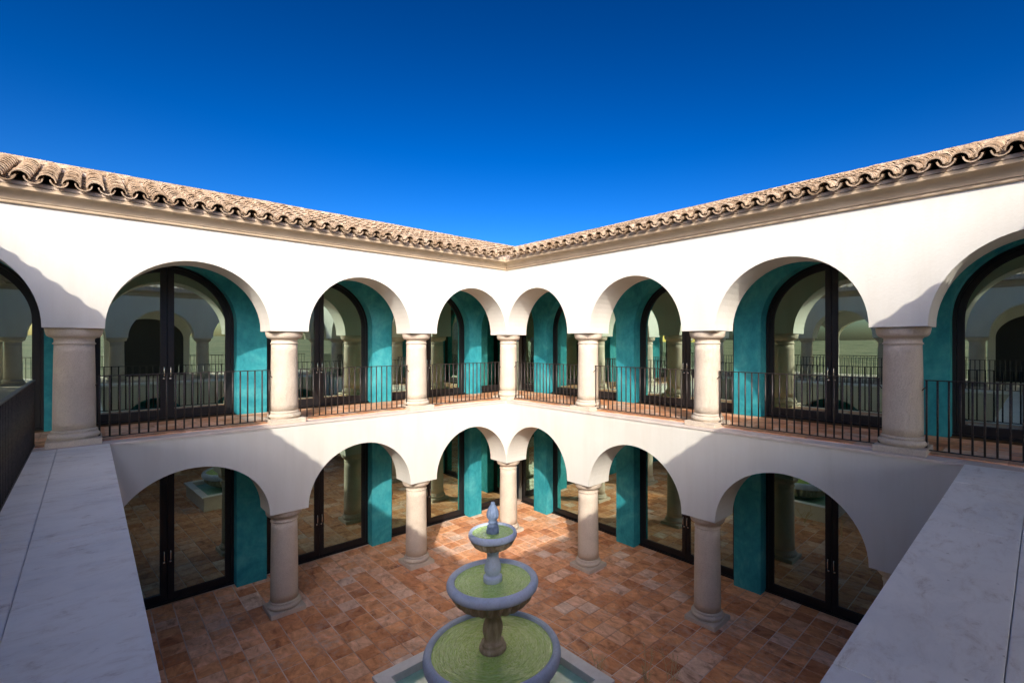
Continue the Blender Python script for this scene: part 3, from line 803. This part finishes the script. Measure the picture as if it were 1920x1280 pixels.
# foot under lowest bowl
ped('foot', [(.42, .03), (.42, .12), (.36, .16), (.30, .24), (.28, .34), (.30, .44), (.34, .47)], 'fountain_stone')
# lower pedestal
ped('lower_pedestal', [(.205, .90), (.205, 1.0), (.198, 1.012), (.17, 1.02), (.168, 1.045), (.176, 1.06), (.172, 1.078), (.145, 1.09), (.128, 1.11), (.128, 1.14), (.142, 1.18), (.156, 1.24), (.158, 1.29), (.15, 1.34), (.128, 1.40), (.113, 1.46), (.110, 1.53), (.12, 1.58), (.14, 1.61)], 'stained_fountain_stone', (8, .24, 1.10, 1.50))
ped('upper_pedestal', [(.142, 1.96), (.142, 2.06), (.136, 2.07), (.105, 2.075), (.098, 2.09), (.108, 2.11), (.128, 2.15), (.132, 2.19), (.122, 2.24), (.098, 2.30), (.088, 2.36), (.088, 2.42), (.106, 2.43), (.108, 2.45), (.098, 2.465), (.092, 2.485)], 'fountain_stone', (8, .08, 2.10, 2.30))
ped('finial', [(.094, 2.70), (.097, 2.76), (.092, 2.79), (.082, 2.80), (.086, 2.815), (.084, 2.83), (.062, 2.845), (.058, 2.87), (.072, 2.88), (.07, 2.893), (.055, 2.90), (.06, 2.915), (.088, 2.95), (.098, 2.99), (.092, 3.04), (.07, 3.09), (.045, 3.135), (.030, 3.155), (.032, 3.175), (.022, 3.185), (.004, 3.187)], 'shaded_finial_stone', (9, .2, 2.91, 3.13))

# ------------------------------------------------------------------ dry weeds
def weed(x, y, h, label, seed):
    rnd = random.Random(seed); W = empty('dry_weed', (x, y, .005), label=label, category='weed', group='dry weeds beside the pool')
    for s in range(4):
        bm = bmesh.new(); a = rnd.uniform(0, 6.28); ln = h*rnd.uniform(.6, 1); tl = rnd.uniform(.05, .28)
        P = [Vector((x + math.cos(a)*tl*(t**1.5), y + math.sin(a)*tl*(t**1.5), .005+ln*t)) for t in [i/6 for i in range(7)]]
        tube(bm, P, [.0075-.0007*i for i in range(7)], 5)
        for k in range(4):
            q = P[3+k % 3]; aa = rnd.uniform(0, 6.28); l2 = rnd.uniform(.06, .16)
            tube(bm, [q, q + Vector((math.cos(aa)*l2*.5, math.sin(aa)*l2*.5, l2*.6)), q + Vector((math.cos(aa)*l2*.8, math.sin(aa)*l2*.8, l2*1.1))], [.0045, .0035, .002], 4)
        obj('stem', mesh('stem', bm, 'dry_stem'), W)
        bm = bmesh.new()
        for k in range(12):
            q = P[-1] - Vector((0, 0, .02*k)) + Vector((rnd.uniform(-.018, .018), rnd.uniform(-.018, .018), 0))
            M = Matrix.Translation(q); bmesh.ops.create_icosphere(bm, subdivisions=1, radius=.006, matrix=M)
        obj('seed_head', mesh('seed_head', bm, 'dry_seed'), W)
weed(-2.40, -6.45, .85, 'tall thin dry weed with seed heads right of the pool corner', 1)
weed(-2.12, -6.68, .75, 'short bushy dry weed at the bottom edge right of the pool', 2)
weed(-2.55, -5.55, .5, 'single bent dry stalk close to the pool coping', 5)

# ------------------------------------------------------------------ land around
bm = bmesh.new()
rings = []; ns = 72
for i, r in enumerate((0, 30, 80, 200, 450, 900, 1600, 2600, 4200, 7000)):
    ring = []
    for j in range(ns):
        t = 2*PI*j/ns
        z = -.25 if r < 60 else -.25 - min(25, (r-60)*.05) + (0 if r < 500 else (18+22*math.sin(t*3+1)+14*math.sin(t*7+r))*(min(1, (r-500)/1500)) + (30 if r > 2000 else 0))
        ring.append(bm.verts.new((r*math.cos(t)-4, r*math.sin(t)-5, z)) if r else None)
    rings.append(ring)
c0 = bm.verts.new((-4, -5, -.25))
for j in range(ns): bm.faces.new((c0, rings[1][j], rings[1][(j+1) % ns]))
for a, c in zip(rings[1:], rings[2:]):
    for j in range(ns): bm.faces.new((a[j], c[j], c[(j+1) % ns], a[(j+1) % ns]))
obj('ground', mesh('ground', bm, 'scrub_ground', True), kind='structure')
